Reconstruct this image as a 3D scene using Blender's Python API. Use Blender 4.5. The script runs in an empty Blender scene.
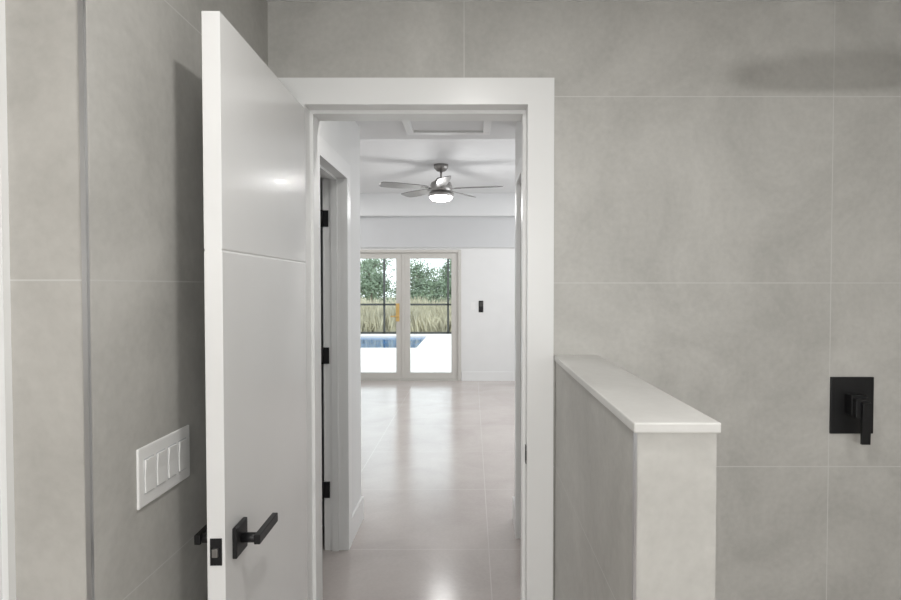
import bpy, bmesh, math, random
from mathutils import Vector, Matrix
random.seed(4)
S = bpy.context.scene
S.view_settings.view_transform = 'Standard'
S.view_settings.look = 'None'
COL = S.collection

# ---------------- materials ----------------
def new_mat(name):
    m = bpy.data.materials.new(name); m.use_nodes = True
    nt = m.node_tree
    return m, nt, nt.nodes['Principled BSDF']

def plain(name, col, rough=0.5, metal=0.0, var=0.03, scale=6.0, spec=0.5, coat=0.0, bump=0.0):
    m, nt, b = new_mat(name)
    n = nt.nodes.new('ShaderNodeTexNoise'); n.inputs['Scale'].default_value = scale
    n.inputs['Detail'].default_value = 4
    g = nt.nodes.new('ShaderNodeNewGeometry')
    nt.links.new(g.outputs['Position'], n.inputs['Vector'])
    r = nt.nodes.new('ShaderNodeValToRGB')
    r.color_ramp.elements[0].position = 0.3; r.color_ramp.elements[1].position = 0.7
    r.color_ramp.elements[0].color = (*[max(0, c*(1-var)) for c in col], 1)
    r.color_ramp.elements[1].color = (*[min(1, c*(1+var)) for c in col], 1)
    nt.links.new(n.outputs['Fac'], r.inputs['Fac'])
    nt.links.new(r.outputs['Color'], b.inputs['Base Color'])
    b.inputs['Roughness'].default_value = rough
    b.inputs['Metallic'].default_value = metal
    b.inputs['Specular IOR Level'].default_value = spec
    b.inputs['Coat Weight'].default_value = coat
    if bump > 0:
        bp = nt.nodes.new('ShaderNodeBump'); bp.inputs['Strength'].default_value = bump
        bp.inputs['Distance'].default_value = 0.002
        n2 = nt.nodes.new('ShaderNodeTexNoise'); n2.inputs['Scale'].default_value = 180
        nt.links.new(g.outputs['Position'], n2.inputs['Vector'])
        nt.links.new(n2.outputs['Fac'], bp.inputs['Height'])
        nt.links.new(bp.outputs['Normal'], b.inputs['Normal'])
    return m

def tile(name, c1, c2, grout, axes, rough=0.45, w=0.003, noise=2.6, coat=0.0, spec=0.5):
    """axes: list of (axis index, pitch, offset)"""
    m, nt, b = new_mat(name)
    L = nt.links.new
    g = nt.nodes.new('ShaderNodeNewGeometry')
    sep = nt.nodes.new('ShaderNodeSeparateXYZ'); L(g.outputs['Position'], sep.inputs[0])
    n = nt.nodes.new('ShaderNodeTexNoise'); n.inputs['Scale'].default_value = noise
    n.inputs['Detail'].default_value = 8; n.inputs['Roughness'].default_value = 0.66
    n.inputs['Distortion'].default_value = 0.5
    L(g.outputs['Position'], n.inputs['Vector'])
    nf = nt.nodes.new('ShaderNodeTexNoise'); nf.inputs['Scale'].default_value = 55
    nf.inputs['Detail'].default_value = 3
    L(g.outputs['Position'], nf.inputs['Vector'])
    ad = nt.nodes.new('ShaderNodeMix'); ad.data_type = 'FLOAT'; ad.inputs[0].default_value = 0.2
    L(n.outputs['Fac'], ad.inputs[2]); L(nf.outputs['Fac'], ad.inputs[3])
    r = nt.nodes.new('ShaderNodeValToRGB')
    r.color_ramp.elements[0].position = 0.36; r.color_ramp.elements[1].position = 0.64
    r.color_ramp.elements[0].color = (*c1, 1); r.color_ramp.elements[1].color = (*c2, 1)
    L(ad.outputs[0], r.inputs['Fac'])
    last = None
    for ax, pitch, off in axes:
        sub = nt.nodes.new('ShaderNodeMath'); sub.operation = 'SUBTRACT'
        L(sep.outputs[ax], sub.inputs[0]); sub.inputs[1].default_value = off
        pp = nt.nodes.new('ShaderNodeMath'); pp.operation = 'PINGPONG'
        L(sub.outputs[0], pp.inputs[0]); pp.inputs[1].default_value = pitch/2
        lt = nt.nodes.new('ShaderNodeMath'); lt.operation = 'LESS_THAN'
        L(pp.outputs[0], lt.inputs[0]); lt.inputs[1].default_value = w/2
        if last is None: last = lt
        else:
            mx = nt.nodes.new('ShaderNodeMath'); mx.operation = 'MAXIMUM'
            L(last.outputs[0], mx.inputs[0]); L(lt.outputs[0], mx.inputs[1]); last = mx
    mix = nt.nodes.new('ShaderNodeMix'); mix.data_type = 'RGBA'
    L(last.outputs[0], mix.inputs[0]); L(r.outputs['Color'], mix.inputs[6])
    mix.inputs[7].default_value = (*grout, 1)
    L(mix.outputs[2], b.inputs['Base Color'])
    b.inputs['Roughness'].default_value = rough
    b.inputs['Coat Weight'].default_value = coat
    b.inputs['Specular IOR Level'].default_value = spec
    bp = nt.nodes.new('ShaderNodeBump'); bp.inputs['Strength'].default_value = 0.12
    bp.inputs['Distance'].default_value = 0.002
    n2 = nt.nodes.new('ShaderNodeTexNoise'); n2.inputs['Scale'].default_value = 40
    L(g.outputs['Position'], n2.inputs['Vector']); L(n2.outputs['Fac'], bp.inputs['Height'])
    L(bp.outputs['Normal'], b.inputs['Normal'])
    return m

def emis(name, col, strength):
    m, nt, b = new_mat(name)
    b.inputs['Base Color'].default_value = (*col, 1)
    b.inputs['Emission Color'].default_value = (*col, 1)
    b.inputs['Emission Strength'].default_value = strength
    return m

T1, T2, TG = (0.415, 0.408, 0.385), (0.55, 0.54, 0.512), (0.58, 0.575, 0.555)
M_tile_xz = tile('tile_wall_xz', T1, T2, TG, [(0, 1.21, -0.026), (2, 0.61, 0.26)])
M_tile_yz = tile('tile_wall_yz', T1, T2, TG, [(1, 1.22, 1.947), (2, 0.61, 0.26)])
M_tile_half = tile('tile_half_wall', T1, T2, TG, [(2, 0.61, 0.26)])
M_cap = tile('tile_cap', (0.60, 0.595, 0.575), (0.70, 0.695, 0.675), TG, [(0, 9, 5)], rough=0.35)
M_floor = tile('tile_floor', (0.48, 0.43, 0.41), (0.58, 0.53, 0.505), (0.62, 0.58, 0.56),
               [(0, 0.97, 0.094), (1, 0.97, 0.35)], rough=0.20, w=0.005, noise=1.4, spec=0.8)
M_white = plain('white_paint_wall', (0.78, 0.785, 0.78), 0.6, var=0.01, bump=0.05)
M_grey = plain('soft_grey', (0.60, 0.61, 0.62), 0.6, var=0.01)
M_ceil = plain('ceiling_paint', (0.76, 0.77, 0.775), 0.8, var=0.01, bump=0.1)
M_trim = plain('white_trim_gloss', (0.80, 0.805, 0.80), 0.3, var=0.008)
M_door = plain('white_door_gloss', (0.80, 0.80, 0.795), 0.2, var=0.008, coat=0.1)
M_black = plain('matte_black_metal', (0.012, 0.012, 0.013), 0.42, metal=0.3, var=0.1)
M_steel = plain('brushed_steel', (0.55, 0.55, 0.56), 0.3, metal=1.0, var=0.05)
M_nickel = plain('nickel', (0.33, 0.32, 0.31), 0.35, metal=0.9, var=0.05)
M_blade = plain('fan_blade_grey', (0.20, 0.195, 0.19), 0.3, var=0.08, scale=20)
M_brass = plain('brass', (0.72, 0.50, 0.20), 0.4, metal=0.7, var=0.05)
M_plate = plain('switch_plastic', (0.82, 0.82, 0.81), 0.3, var=0.005)
M_frame = plain('vinyl_frame', (0.58, 0.565, 0.53), 0.35, var=0.01)
M_bronze = plain('bronze_aluminium', (0.05, 0.05, 0.045), 0.5, var=0.1)
M_deck = plain('pool_deck_concrete', (0.74, 0.71, 0.69), 0.8, var=0.06, scale=2)
M_water = plain('pool_water', (0.03, 0.16, 0.38), 0.08, var=0.45, scale=5)
M_ground = plain('grass_ground', (0.42, 0.41, 0.30), 0.95, var=0.3, scale=1.5)
M_grass = plain('tall_grass', (0.58, 0.54, 0.41), 0.9, var=0.30, scale=1.8)  # paled so the outdoor haze sits in the grass colour
M_leaf = plain('tree_leaves', (0.24, 0.31, 0.22), 0.8, var=0.45, scale=2.5)  # leaf colour lightened to carry distance haze
M_bark = plain('bark', (0.26, 0.23, 0.20), 0.9, var=0.3, scale=12)
M_lamp = emis('lamp_lens', (1.0, 0.97, 0.92), 5.0)
M_fanlamp = emis('fan_lamp_lens', (1.0, 0.98, 0.95), 9.0)
# thin glass
mg = bpy.data.materials.new('window_glass'); mg.use_nodes = True
nt = mg.node_tree; nt.nodes.clear()
o = nt.nodes.new('ShaderNodeOutputMaterial'); mi = nt.nodes.new('ShaderNodeMixShader')
tr = nt.nodes.new('ShaderNodeBsdfTransparent'); gl = nt.nodes.new('ShaderNodeBsdfGlossy')
tr.inputs[0].default_value = (0.93, 0.96, 0.95, 1); gl.inputs['Roughness'].default_value = 0.02
fr = nt.nodes.new('ShaderNodeFresnel'); fr.inputs[0].default_value = 1.3
nt.links.new(fr.outputs[0], mi.inputs[0]); nt.links.new(tr.outputs[0], mi.inputs[1])
nt.links.new(gl.outputs[0], mi.inputs[2]); nt.links.new(mi.outputs[0], o.inputs[0])
M_glass = mg

# ---------------- geometry helpers ----------------
def finish(name, bm, mat, parent=None, bevel=0.0, smooth=False):
    me = bpy.data.meshes.new(name)
    bmesh.ops.recalc_face_normals(bm, faces=bm.faces[:])
    c = Vector((0, 0, 0))
    if parent is None and len(bm.verts):
        mn = Vector([min(v.co[i] for v in bm.verts) for i in range(3)])
        mx = Vector([max(v.co[i] for v in bm.verts) for i in range(3)])
        c = (mn+mx)/2
        for v in bm.verts: v.co -= c
    bm.to_mesh(me); bm.free()
    ob = bpy.data.objects.new(name, me); COL.objects.link(ob)
    ob.location = c
    me.materials.append(mat)
    if smooth:
        for p in me.polygons: p.use_smooth = True
    if bevel > 0:
        md = ob.modifiers.new('bevel', 'BEVEL'); md.width = bevel; md.segments = 2
        md.limit_method = 'ANGLE'
    if parent is not None: ob.parent = parent
    return ob

def add_box(bm, b):
    x0, x1, y0, y1, z0, z1 = b
    m = Matrix.Translation(((x0+x1)/2, (y0+y1)/2, (z0+z1)/2)) @ Matrix.Diagonal((x1-x0, y1-y0, z1-z0, 1))
    bmesh.ops.create_cube(bm, size=1, matrix=m)

def boxes(name, lst, mat, parent=None, bevel=0.0):
    bm = bmesh.new()
    for b in lst: add_box(bm, b)
    return finish(name, bm, mat, parent, bevel)

def box(name, x0, x1, y0, y1, z0, z1, mat, parent=None, bevel=0.0):
    return boxes(name, [(x0, x1, y0, y1, z0, z1)], mat, parent, bevel)

def cyl(name, p0, p1, r0, r1, mat, parent=None, seg=32, bevel=0.0, smooth=True):
    p0, p1 = Vector(p0), Vector(p1); d = p1-p0
    bm = bmesh.new()
    bmesh.ops.create_cone(bm, cap_ends=True, segments=seg, radius1=r0, radius2=r1, depth=d.length)
    q = d.to_track_quat('Z', 'Y').to_matrix().to_4x4()
    bmesh.ops.transform(bm, matrix=Matrix.Translation((p0+p1)/2) @ q, verts=bm.verts[:])
    ob = finish(name, bm, mat, parent, bevel)
    if smooth:
        for p in ob.data.polygons: p.use_smooth = len(p.vertices) == 4
    return ob

def prism(name, pts, axis, a0, a1, mat, parent=None, bevel=0.0):
    bm = bmesh.new()
    def mk(p, a):
        v = [p[0], p[1]]; v.insert(axis, a); return bm.verts.new(v)
    A = [mk(p, a0) for p in pts]; B = [mk(p, a1) for p in pts]
    bm.faces.new(A); bm.faces.new(B[::-1])
    n = len(pts)
    for i in range(n):
        bm.faces.new((A[i], B[i], B[(i+1) % n], A[(i+1) % n]))
    return finish(name, bm, mat, parent, bevel)

def lathe(name, prof, center, mat, parent=None, seg=48):
    bm = bmesh.new(); rings = []
    for r, z in prof:
        rings.append([bm.verts.new((center[0]+r*math.cos(2*math.pi*i/seg),
                                    center[1]+r*math.sin(2*math.pi*i/seg), center[2]+z)) for i in range(seg)])
    for a, b in zip(rings, rings[1:]):
        for i in range(seg):
            bm.faces.new((a[i], a[(i+1) % seg], b[(i+1) % seg], b[i]))
    bm.faces.new(rings[0]); bm.faces.new(rings[-1])
    ob = finish(name, bm, mat, parent)
    for p in ob.data.polygons: p.use_smooth = len(p.vertices) == 4
    return ob

def empty(name, loc=(0, 0, 0)):
    e = bpy.data.objects.new(name, None); COL.objects.link(e); e.location = loc
    e.empty_display_size = 0.1
    return e

# ---------------- key dimensions ----------------
H = 1.47
YW = 1.947
YB = 2.11
OX0, OX1, OZ = -0.545, 0.1815, 2.06
ZB = 2.398
ZH = 2.46
ZR = 2.88
YH = 3.70
YF = 9.13
XL = -0.70
XR = 0.27

# ---------------- shell ----------------
box('floor', -3.2, 2.7, -2.3, YF+0.15, -0.1, 0, M_floor)
def wall_with_opening(name, y0, y1, x0, x1, z1, mat):
    return boxes(name, [(x0, OX0-0.02, y0, y1, 0, z1), (OX1+0.02, x1, y0, y1, 0, z1),
                        (OX0-0.02, OX1+0.02, y0, y1, OZ+0.02, z1)], mat)
wall_with_opening('wall_bathroom_tiled', YW, YW+0.012, -1.0, 1.9, ZB, M_tile_xz)
wall_with_opening('wall_bathroom_core', YW+0.012, YB, -1.0, 1.9, ZR, M_white)
box('wall_bathroom_left', -1.0, -0.667, 1.03, YW, 0, ZB, M_tile_yz)
box('wall_bathroom_return', -0.90, -0.6755, 1.024, 1.03, 0, ZB,
    tile('tile_return', (0.41, 0.398, 0.372), (0.52, 0.505, 0.475), TG, [(2, 0.61, 0.26)]))
box('trim_1', -0.6755, -0.667, 1.022, 1.030, 0, ZB, M_steel)
boxes('trim_2', [(-0.90, -0.801, 1.008, 1.024, 0, ZB), (-0.90, -0.812, 0.996, 1.008, 0, ZB)], M_trim)
box('wall_bathroom_side', -1.0, -0.90, -2.3, 1.03, 0, ZB, M_tile_yz)
box('wall_bathroom_right', 1.9, 2.0, -2.3, YB, 0, ZB, M_tile_yz)
boxes('wall_bathroom_back', [(-1.0, 0.6, -2.4, -2.3, 0, ZB), (1.7, 2.0, -2.4, -2.3, 0, ZB),
                             (0.6, 1.7, -2.4, -2.3, 0, 0.9), (0.6, 1.7, -2.4, -2.3, 2.1, ZB)], M_tile_xz)
w = empty('added_back_window', (1.15, -2.35, 1.5))  # unseen window behind the camera, added as a place for light
boxes('frame', [(-0.55, 0.55, -0.04, 0.04, 0.55, 0.6), (-0.55, 0.55, -0.04, 0.04, -0.6, -0.55),
                (-0.55, -0.5, -0.04, 0.04, -0.55, 0.55), (0.5, 0.55, -0.04, 0.04, -0.55, 0.55),
                (-0.02, 0.02, -0.04, 0.04, -0.55, 0.55)], M_trim, w)
box('glass', -0.5, 0.5, -0.004, 0.004, -0.55, 0.55, M_glass, w)
box('ceiling_bathroom', -1.0, 2.0, -2.4, YW, ZB, ZB+0.1, M_ceil)

# ---------------- doorway trim ----------------
cw = 0.086
boxes('trim_3', [(OX0-cw, OX0, YW-0.016, YW, 0, OZ+cw), (OX1, OX1+cw, YW-0.016, YW, 0, OZ+cw),
                 (OX0, OX1, YW-0.016, YW, OZ, OZ+cw)], M_trim)
boxes('trim_4', [(OX0-0.02, OX0, YW, YB, 0, OZ+0.02), (OX1, OX1+0.02, YW, YB, 0, OZ+0.02),
                 (OX0, OX1, YW, YB, OZ, OZ+0.02),
                 (OX0, OX0+0.011, YW+0.05, YB-0.06, 0, OZ), (OX1-0.011, OX1, YW+0.05, YB-0.06, 0, OZ),
                 (OX0+0.011, OX1-0.011, YW+0.05, YB-0.06, OZ-0.011, OZ)], M_trim)
boxes('trim_5', [(OX0-cw, OX0, YB, YB+0.016, 0, OZ+cw), (OX1, OX1+cw, YB, YB+0.016, 0, OZ+cw),
                 (OX0, OX1, YB, YB+0.016, OZ, OZ+cw)], M_trim)
sp = empty('strike_plate', (OX1, YW+0.025, 0.905))
boxes('plate', [(-0.002, 0, -0.014, 0.014, -0.03, 0.03)], M_black, sp, 0.0005)
boxes('lip', [(-0.003, 0, -0.02, -0.014, -0.015, 0.015)], M_black, sp)

# ---------------- bathroom door (open leaf) ----------------
def flush_door(name, loc, rotz, width, height, z0, latch_z):
    e = empty(name, loc); e.rotation_euler = (0, 0, rotz)
    t = 0.038
    g = 0.0018
    gz = [1.545]
    pr = [(0, z0)]
    for q in gz: pr += [(0, q-0.004), (-g, q), (0, q+0.004)]
    pr += [(0, z0+height)]
    pl = [(-t, z0+height)]
    for q in gz[::-1]: pl += [(-t, q+0.004), (-t+g, q), (-t, q-0.004)]
    pl += [(-t, z0)]
    prism('leaf', pr+pl, 1, -width, 0, M_door, e, 0.0006)
    box('latch_plate', -t/2-0.0125, -t/2+0.0125, -width-0.002, -width+0.001, latch_z-0.029, latch_z+0.029, M_black, e, 0.0008)
    box('latch_bolt', -t/2-0.006, -t/2+0.006, -width-0.009, -width, latch_z-0.009, latch_z+0.009, M_nickel, e, 0.001)
    yh = -width+0.072
    for s, xf in ((1, 0.0), (-1, -t)):
        n = 'outer' if s > 0 else 'inner'
        def bx(nm, xa, xb, *r, **k):
            a, b = xf+s*xa, xf+s*xb
            box(nm, min(a, b), max(a, b), *r, M_black, e, 0.002)
        bx('rose_'+n, 0, 0.010, yh-0.034, yh+0.034, latch_z-0.034, latch_z+0.034)
        cyl('neck_'+n, (xf+s*0.008, yh, latch_z), (xf+s*0.052, yh, latch_z), 0.011, 0.011, M_black, e)
        bx('lever_'+n, 0.040, 0.054, yh-0.014, yh+0.118, latch_z-0.011, latch_z+0.011)
    for k, hz in enumerate((0.25, 1.05, 1.85)):
        cyl('hinge_%d' % k, (-t-0.004, 0.004, hz-0.045), (-t-0.004, 0.004, hz+0.045), 0.005, 0.005, M_black, e, 12)
    return e
flush_door('door_1', (-0.540, YW-0.026, 0), math.radians(1.3), 0.680, 2.03, 0.012, 0.905)

# ---------------- switch plate ----------------
sw = empty('light_switch_plate', (-0.667, 1.268, 1.085))
box('plate', 0, 0.006, -0.107, 0.107, -0.061, 0.061, M_plate, sw, 0.003)
for k in range(4):
    yc = -0.069+0.046*k
    boxes('surround_%d' % k, [(0.006, 0.0064, yc-0.0185, yc+0.0185, -0.036, 0.036)], M_grey, sw)
    prism('rocker_%d' % k, [(0.0062, -0.033), (0.0088, -0.033), (0.0078, 0.0), (0.0102, 0.033), (0.0062, 0.033)],
          1, yc-0.016, yc+0.016, M_plate, sw)

# ---------------- half wall ----------------
hx0, hx1, hy0, hz = 0.27, 0.4165, 0.978, 1.242
hw = empty('shower_half_wall', ((hx0+hx1)/2, (hy0+YW)/2, 0))
ox, oy = (hx0+hx1)/2, (hy0+YW)/2
box('tiled_body', hx0+0.004-ox, hx1-0.006-ox, hy0+0.006-oy, YW-oy, 0, hz-0.018, M_tile_half, hw)
box('cap_slab', hx0-ox, hx1-ox, hy0-oy, YW-oy, hz-0.018, hz, M_cap, hw, 0.003)
box('corner_profile', hx0+0.001-ox, hx0+0.006-ox, hy0+0.003-oy, hy0+0.010-oy, 0, hz-0.018, M_steel, hw)

# ---------------- shower valve ----------------
vx, vz = (852.5-472)/303, H-(405.5-286)/303
v = empty('shower_mixer_valve', (vx, YW, vz))
box('plate', -0.071, 0.071, -0.008, 0, -0.094, 0.094, M_black, v, 0.002)
box('body', -0.026, 0.026, -0.045, -0.008, -0.026, 0.040, M_black, v, 0.002)
box('handle_base', -0.022, 0.022, -0.062, -0.045, -0.03, 0.03, M_black, v, 0.002)
prism('lever', [(-0.072, 0.018), (-0.058, 0.024), (-0.058, -0.115), (-0.068, -0.115)], 0, -0.006, 0.022, M_black, v, 0.0015)

# ---------------- unseen shower head, placed and sized to shadow the wall ----------------
rs = empty('shadow_shower_head', (0.86, 0.74, ZB))
cyl('ceiling_flange', (0, 0, 0), (0, 0, -0.008), 0.03, 0.03, M_black, rs)
cyl('drop_arm', (0, 0, -0.008), (0, 0, -0.38), 0.011, 0.011, M_black, rs)
lathe('head', [(0.01, 0.045), (0.03, 0.025), (0.27, 0.012), (0.275, 0.0), (0.27, -0.01), (0.01, -0.01)], (0, 0, -0.40), M_black, rs)

# ---------------- unseen lamp bar, added to throw the shower head's shadow ----------------
vl = empty('shadow_lamp_bar', (-0.05, -2.3, 1.60))
box('backplate', -0.12, 0.12, 0, 0.03, -0.06, 0.06, M_nickel, vl, 0.004)
cyl('arm', (0, 0.03, 0), (0, 0.09, 0), 0.012, 0.012, M_nickel, vl)
cyl('shade', (-0.2, 0.10, 0), (0.2, 0.10, 0), 0.045, 0.045, M_lamp, vl)

# ---------------- hall ----------------
dy0, dy1 = 2.54, 3.25
boxes('wall_hall_left', [(XL-0.12, XL, YB, dy0-0.02, 0, ZR), (XL-0.12, XL, dy1+0.02, YH, 0, ZR),
                         (XL-0.12, XL, dy0-0.02, dy1+0.02, OZ+0.02, ZR)], M_white)
boxes('trim_6', [(XL, XL+0.016, dy0-cw, dy0, 0, OZ+cw), (XL, XL+0.016, dy1, dy1+cw, 0, OZ+cw),
                 (XL, XL+0.016, dy0, dy1, OZ, OZ+cw)], M_trim)
boxes('trim_7', [(XL-0.12, XL, dy1, dy1+0.02, 0, OZ+0.02), (XL-0.12, XL, dy0-0.02, dy0, 0, OZ+0.02),
                 (XL-0.12, XL, dy0, dy1, OZ, OZ+0.02),
                 (XL-0.075, XL-0.04, dy1-0.011, dy1, 0, OZ), (XL-0.075, XL-0.04, dy0, dy0+0.011, 0, OZ),
                 (XL-0.075, XL-0.04, dy0+0.011, dy1-0.011, OZ-0.011, OZ)], M_trim)
d2 = empty('door_2', (XL-0.124, dy1-0.004, 0))
box('leaf', -0.70, -0.008, -0.04, 0, 0.012, 2.045, M_door, d2, 0.001)
for k, hz_ in enumerate((0.34, 1.086, 1.84)):
    boxes('hinge_leaf_%d' % k, [(0.004, 0.036, -0.0015, 0.0038, hz_-0.045, hz_+0.045)], M_black, d2)
    cyl('hinge_pin_%d' % k, (-0.002, -0.006, hz_-0.047), (-0.002, -0.006, hz_+0.047), 0.0075, 0.0075, M_black, d2, 12)
boxes('wall_side_room', [(-2.2, XL-0.12, 3.58, YH, 0, ZR), (-2.3, -2.2, YB, YH, 0, ZR), (-2.3, -1.0, YW, YB, 0, ZR)], M_white)
boxes('wall_hall_right', [(XR, XR+0.12, YB, 2.60, 0, ZR), (XR, XR+0.12, 3.40, YH, 0, ZR), (XR, XR+0.12, 2.60, 3.40, OZ, ZR)], M_white)
box('wall_room_near', XR+0.12, 2.6, YH-0.12, YH, 0, ZR, M_white)
boxes('trim_8', [(XR-0.016, XR, 3.40, 3.40+cw, 0, OZ+cw), (XR-0.016, XR, 2.60, 3.40, OZ, OZ+cw), (XR-0.016, XR, 2.60-cw, 2.60, 0, OZ+cw)], M_trim)
d3 = empty('door_3', (XR+0.03, 3.0, 0))
box('leaf', -0.02, 0.02, -0.396, 0.396, 0.01, OZ-0.004, M_door, d3)
box('baseboard_left', XL, XL+0.014, dy1+cw, YH, 0, 0.14, M_trim)
box('baseboard_right', XR-0.014, XR, 3.40+cw, YH, 0, 0.14, M_trim)
box('ceiling_hall', -2.3, 2.0, YB, 3.95, ZH, ZH+0.08, M_ceil)
box('ceiling_bulkhead', -3.1, 2.6, 3.95, 4.0, ZH, ZR, M_ceil)
box('ceiling_room', -3.2, 2.7, YB, YF+0.15, ZR, ZR+0.1, M_ceil)
ah = empty('attic_hatch', (-0.15, 3.47, ZH))
ax = 0.265
boxes('frame', [(-ax, ax, 0.30, 0.35, -0.018, 0), (-ax, ax, -0.35, -0.30, -0.018, 0),
                (-ax, -ax+0.045, -0.30, 0.30, -0.018, 0), (ax-0.045, ax, -0.30, 0.30, -0.018, 0)], M_trim, ah, 0.003)
box('panel', -ax+0.045, ax-0.045, -0.30, 0.30, -0.006, 0, M_ceil, ah)

# ---------------- main room ----------------
box('wall_room_left', -3.2, -3.1, YH-0.12, YF, 0, ZR, M_white)
box('wall_room_left_return', -3.1, -2.3, YH-0.12, YH, 0, ZR, M_white)
box('wall_room_right', 2.6, 2.7, YH-0.12, YF, 0, ZR, M_white)
fx0, fx1 = -1.068-0.90, -1.068+0.90
FZ = 2.03
boxes('wall_far', [(-3.2, fx0, YF, YF+0.15, 0, ZR), (fx1, 2.7, YF, YF+0.15, 0, ZR), (fx0, fx1, YF, YF+0.15, FZ, ZR)], M_white)
box('wall_far_band', -3.1, 2.6, YF-0.03, YF, 2.065, 2.54, M_grey)  # greyer band above the french doors
box('trim_9', -3.1, 2.6, YF-0.12, YF, 2.54, ZR, M_ceil)
boxes('baseboard_far', [(fx1+0.01, 2.6, YF-0.015, YF, 0, 0.14), (-3.1, fx0-0.01, YF-0.015, YF, 0, 0.14)], M_trim)

# french doors
fd = empty('french_door', (-1.068, YF+0.03, 0))
boxes('frame', [(-0.90, -0.855, -0.05, 0.08, 0, FZ), (0.855, 0.90, -0.05, 0.08, 0, FZ), (-0.855, 0.855, -0.05, 0.08, FZ-0.045, FZ),
                (-0.855, 0.855, -0.05, 0.08, 0, 0.02)], M_frame, fd, 0.003)
for s, nm in ((-1, 'left'), (1, 'right')):
    a0, a1 = sorted((s*0.003, s*0.853))
    st = 0.105
    boxes('leaf_'+nm, [(a0, a0+st, -0.02, 0.025, 0.022, FZ-0.047), (a1-st, a1, -0.02, 0.025, 0.022, FZ-0.047),
                       (a0+st, a1-st, -0.02, 0.025, FZ-0.047-0.09, FZ-0.047), (a0+st, a1-st, -0.02, 0.025, 0.022, 0.125)], M_frame, fd, 0.003)
    box('glass_'+nm, a0+st, a1-st, 0.0, 0.006, 0.125, FZ-0.137, M_glass, fd)
box('astragal', -0.018, 0.018, -0.032, -0.02, 0.022, FZ-0.05, M_frame, fd, 0.003)
box('lock_plate', -0.112, -0.056, -0.030, -0.02, 0.92, 1.20, M_brass, fd, 0.003)
cyl('lever_post', (-0.085, -0.03, 1.0), (-0.085, -0.075, 1.0), 0.012, 0.012, M_brass, fd)
box('lever', -0.19, -0.075, -0.08, -0.066, 0.99, 1.012, M_brass, fd, 0.003)
cyl('deadbolt', (-0.085, -0.03, 1.14), (-0.085, -0.045, 1.14), 0.022, 0.02, M_brass, fd)

tc = empty('wall_thermostat', ((481-472)/64.6, YF, 1.47-(306.5-286)/64.6))
box('backplate', -0.036, 0.036, -0.01, 0, -0.09, 0.09, M_black, tc, 0.004)
box('screen', -0.028, 0.028, -0.013, -0.01, 0.0, 0.07, M_bronze, tc, 0.002)
so = empty('wall_switch', ((473-472)/64.6, YF, 1.47-(306-286)/64.6))
box('plate', -0.035, 0.035, -0.005, 0, -0.057, 0.057, M_plate, so, 0.002)
box('rocker', -0.016, 0.016, -0.009, -0.005, -0.033, 0.033, M_plate, so, 0.001)

# ---------------- ceiling fan ----------------
FX, FY = -0.36, 6.9
fan = empty('ceiling_fan', (FX, FY, ZR))
lathe('canopy', [(0.02, 0), (0.085, 0), (0.082, -0.04), (0.05, -0.075), (0.018, -0.085)], (0, 0, 0), M_nickel, fan)
cyl('downrod', (0, 0, -0.06), (0, 0, -0.20), 0.013, 0.013, M_nickel, fan)
lathe('motor', [(0.02, 0.05), (0.05, 0.045), (0.075, 0.01), (0.115, -0.01), (0.13, -0.05), (0.13, -0.10), (0.11, -0.125), (0.02, -0.13)], (0, 0, -0.20), M_nickel, fan)
lathe('light_ring', [(0.08, 0), (0.145, -0.005), (0.148, -0.03), (0.14, -0.045), (0.02, -0.045)], (0, 0, -0.325), M_nickel, fan)
lathe('light_lens', [(0.01, 0), (0.135, 0), (0.132, -0.02), (0.11, -0.045), (0.06, -0.06), (0.01, -0.065)], (0, 0, -0.365), M_fanlamp, fan)
for k in range(5):
    a = math.radians(-12+72*k)
    bm = bmesh.new()
    pts = [(0.16, -0.045), (0.30, -0.062), (0.55, -0.070), (0.66, -0.062), (0.69, -0.03), (0.69, 0.04), (0.67, 0.060), (0.55, 0.066), (0.30, 0.055), (0.16, 0.04)]
    pts = [(p[0]*1.06, p[1]*1.15) for p in pts]
    A = [bm.verts.new((p[0], p[1], 0.004)) for p in pts]; B = [bm.verts.new((p[0], p[1], -0.004)) for p in pts]
    bm.faces.new(A); bm.faces.new(B[::-1])
    for i in range(len(pts)): bm.faces.new((A[i], B[i], B[(i+1) % 10], A[(i+1) % 10]))
    M = Matrix.Translation((0, 0, -0.275)) @ Matrix.Rotation(a, 4, 'Z') @ Matrix.Rotation(math.radians(13), 4, 'X')
    bmesh.ops.transform(bm, matrix=M, verts=bm.verts[:])
    finish('blade_%d' % k, bm, M_blade, fan, 0.001)
    bm = bmesh.new(); add_box(bm, (0.09, 0.24, -0.018, 0.018, -0.010, -0.004))
    bmesh.ops.transform(bm, matrix=M, verts=bm.verts[:])
    finish('blade_iron_%d' % k, bm, M_nickel, fan, 0.001)

# ---------------- outdoors ----------------
px0, px1, py0, py1 = -12.0, -1.35, 14.3, 17.6
pl = empty('swimming_pool', (0, 14, 0))
boxes('deck', [(-14, 10, YF+0.15-14, py0-14, -0.2, -0.03), (px1, 10, py0-14, 18.6-14, -0.2, -0.03), (-14, px1, py1-14, 18.6-14, -0.2, -0.03)], M_deck, pl)
box('water', px0-2, px1, py0-14, py1-14, -0.2, -0.08, M_water, pl)
box('ground', -40, 40, 18.6, 80, -0.3, -0.08, M_ground)
sc = empty('screen_enclosure', (0, 18.5, 0))
bars = [(-14, 10, -0.03, 0.03, 0.86, 0.92), (-14, 10, -0.03, 0.03, 2.70, 2.78), (-14, 10, -0.03, 0.03, -0.03, 0.03)]
for xx in [-2.75+2.0*k for k in range(-5, 7)]:
    bars.append((xx-0.03, xx+0.03, -0.03, 0.03, -0.03, 2.78))
boxes('bars', bars, M_bronze, sc)

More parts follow.
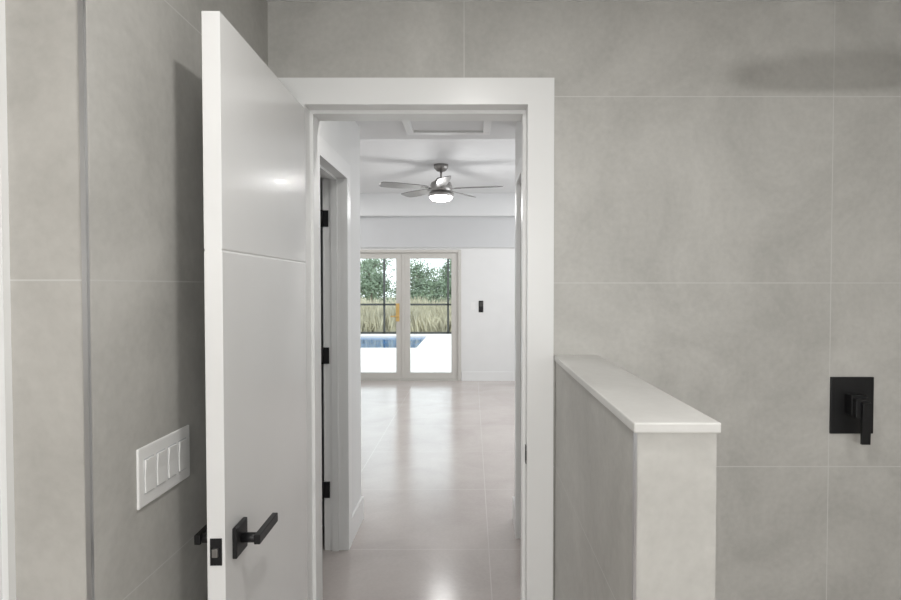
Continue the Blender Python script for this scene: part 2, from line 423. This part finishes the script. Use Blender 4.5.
bm = bmesh.new()
for i in range(26000):
    y = 19.0 + 9*random.random()**1.3
    x = -11+17*random.random()
    h = random.uniform(0.5, 1.15)*(0.75+0.25*math.sin(x*2.1+y))
    a = random.random()*math.pi
    wd = random.uniform(0.012, 0.035)
    dx, dy = math.cos(a)*wd, math.sin(a)*wd
    lx, ly = random.uniform(-0.25, 0.25), random.uniform(-0.25, 0.25)
    v = [bm.verts.new(c) for c in ((x-dx, y-dy, -0.08), (x+dx, y+dy, -0.08), (x+lx*0.5+dx*0.8, y+ly*0.5, h*0.6), (x+lx, y+ly, h))]
    bm.faces.new((v[0], v[1], v[2])); bm.faces.new((v[0], v[2], v[3]))
finish('tall_grass', bm, M_grass)

def tree(x, y, h, spread):
    e = empty('tree', (x, y, -0.08))
    pts = [Vector((0, 0, 0))]
    for k in range(1, 5):
        pts.append(Vector((random.uniform(-.12, .12)*k, random.uniform(-.12, .12)*k, h*0.85*k/4)))
    bm = bmesh.new()
    def limb(p, q, r0, r1):
        d = q-p
        mt = Matrix.Translation((p+q)/2) @ d.to_track_quat('Z', 'Y').to_matrix().to_4x4()
        bmesh.ops.create_cone(bm, cap_ends=True, segments=8, radius1=r0, radius2=r1, depth=d.length, matrix=mt)
    for k in range(4): limb(pts[k], pts[k+1], 0.07*(1-k*0.2), 0.07*(1-(k+1)*0.2))
    clumps = []
    for k in range(16):
        t = random.uniform(0.15, 1.0)
        i = min(3, int(t*4)); base = pts[i].lerp(pts[i+1], t*4-i)
        a = random.random()*6.28; r = spread*(1.15-t*0.8)*random.uniform(0.5, 1)
        q = base+Vector((math.cos(a)*r, math.sin(a)*r, random.uniform(0.0, 0.5)))
        limb(base, q, 0.03, 0.01); clumps.append((q, random.uniform(0.4, 0.7)))
    finish('trunk', bm, M_bark, e)
    bm = bmesh.new()
    for q, r in clumps:
        for j in range(170):
            d = Vector((random.gauss(0, .5), random.gauss(0, .5), random.gauss(0, .35)))*r
            c = q+d; s = random.uniform(0.05, 0.10)
            u = Vector((random.gauss(0, 1), random.gauss(0, 1), random.gauss(0, 1))).normalized()
            w_ = u.orthogonal().normalized()
            vs = [bm.verts.new(c+u*s), bm.verts.new(c+w_*s*0.5), bm.verts.new(c-u*s), bm.verts.new(c-w_*s*0.5)]
            bm.faces.new(vs)
    finish('foliage', bm, M_leaf, e)
for k in range(20):
    y = 31.5 if k % 2 else 36.5
    tree(-15+1.1*k+random.uniform(-.3, .3), y+random.uniform(-.4, .4), random.uniform(2.0, 3.3), random.uniform(1.0, 1.4))

# ---------------- lights ----------------
def area(name, loc, rot, sx, sy, e, col=(1, 1, 1)):
    l = bpy.data.lights.new(name, 'AREA'); l.shape = 'RECTANGLE'; l.size = sx; l.size_y = sy
    l.energy = e; l.color = col
    ob = bpy.data.objects.new(name, l); COL.objects.link(ob); ob.location = loc; ob.rotation_euler = rot
    return ob
def downlight(x, y, z, e, name='fill_downlight', col=(1, 0.98, 0.95)):  # unseen ceiling fill lamp, added with a fixture around it
    r = empty(name, (x, y, z))
    lathe('trim_ring', [(0.075, 0), (0.085, -0.004), (0.06, -0.008), (0.055, 0)], (0, 0, 0), M_trim, r)
    cyl('lens', (0, 0, -0.001), (0, 0, -0.006), 0.055, 0.055, M_lamp, r)
    l = bpy.data.lights.new('lamp', 'AREA'); l.shape = 'DISK'; l.size = 0.11; l.energy = e; l.color = col
    ob = bpy.data.objects.new('lamp', l); COL.objects.link(ob); ob.parent = r; ob.location = (0, 0, -0.012)
area('back_fill_light', (1.15, -2.25, 1.5), (math.radians(90), 0, 0), 1.0, 1.1, 5, (0.97, 0.99, 1.0))  # added fill lamp in front of the made-up back window
l = bpy.data.lights.new('lamp', 'AREA'); l.shape = 'RECTANGLE'; l.size = 0.3; l.size_y = 0.09; l.energy = 32; l.color = (1, 0.985, 0.96)
ob = bpy.data.objects.new('lamp', l); COL.objects.link(ob); ob.parent = vl; ob.location = (0, 0.16, 0); ob.rotation_euler = (math.radians(90), 0, 0)
downlight(0.0, 0.75, ZB, 9)  # added to brighten the half wall's left face and the door
downlight(0.9, -1.0, ZB, 5)
downlight(1.45, 0.3, ZB, 5)
downlight(-0.2, -1.4, ZB, 6)
for x in (-2.0, 1.2):  # added ceiling fill for the far room, out of view
    for y in (5.2, 8.0):
        downlight(x, y, ZR, 11, col=(1, 0.985, 0.97))
downlight(-0.2, 2.35, ZH, 4.5)
l = bpy.data.lights.new('fan_light', 'POINT'); l.energy = 14; l.shadow_soft_size = 0.1
ob = bpy.data.objects.new('lamp', l); COL.objects.link(ob); ob.parent = fan; ob.location = (0, 0, -0.52)
area('room_side_fill', (2.5, 6.5, 1.5), (0, math.radians(90), 0), 1.8, 2.5, 48, (0.94, 0.97, 1.0))  # added fill lamp by the closed right wall, no window there

W = bpy.data.worlds.new('World'); S.world = W; W.use_nodes = True
bg = W.node_tree.nodes['Background']
bg.inputs[0].default_value = (0.91, 0.95, 1.0, 1); bg.inputs[1].default_value = 2.2

# ---------------- camera ----------------
cam = bpy.data.cameras.new('camera'); co = bpy.data.objects.new('camera', cam); COL.objects.link(co)
cam.sensor_width = 36; cam.lens = 36*590/901
co.location = (0, 0, H); co.rotation_euler = (math.radians(90-1.36), 0, 0)
cam.shift_x = -21.5/901
cam.clip_start = 0.02; cam.clip_end = 300
S.camera = co
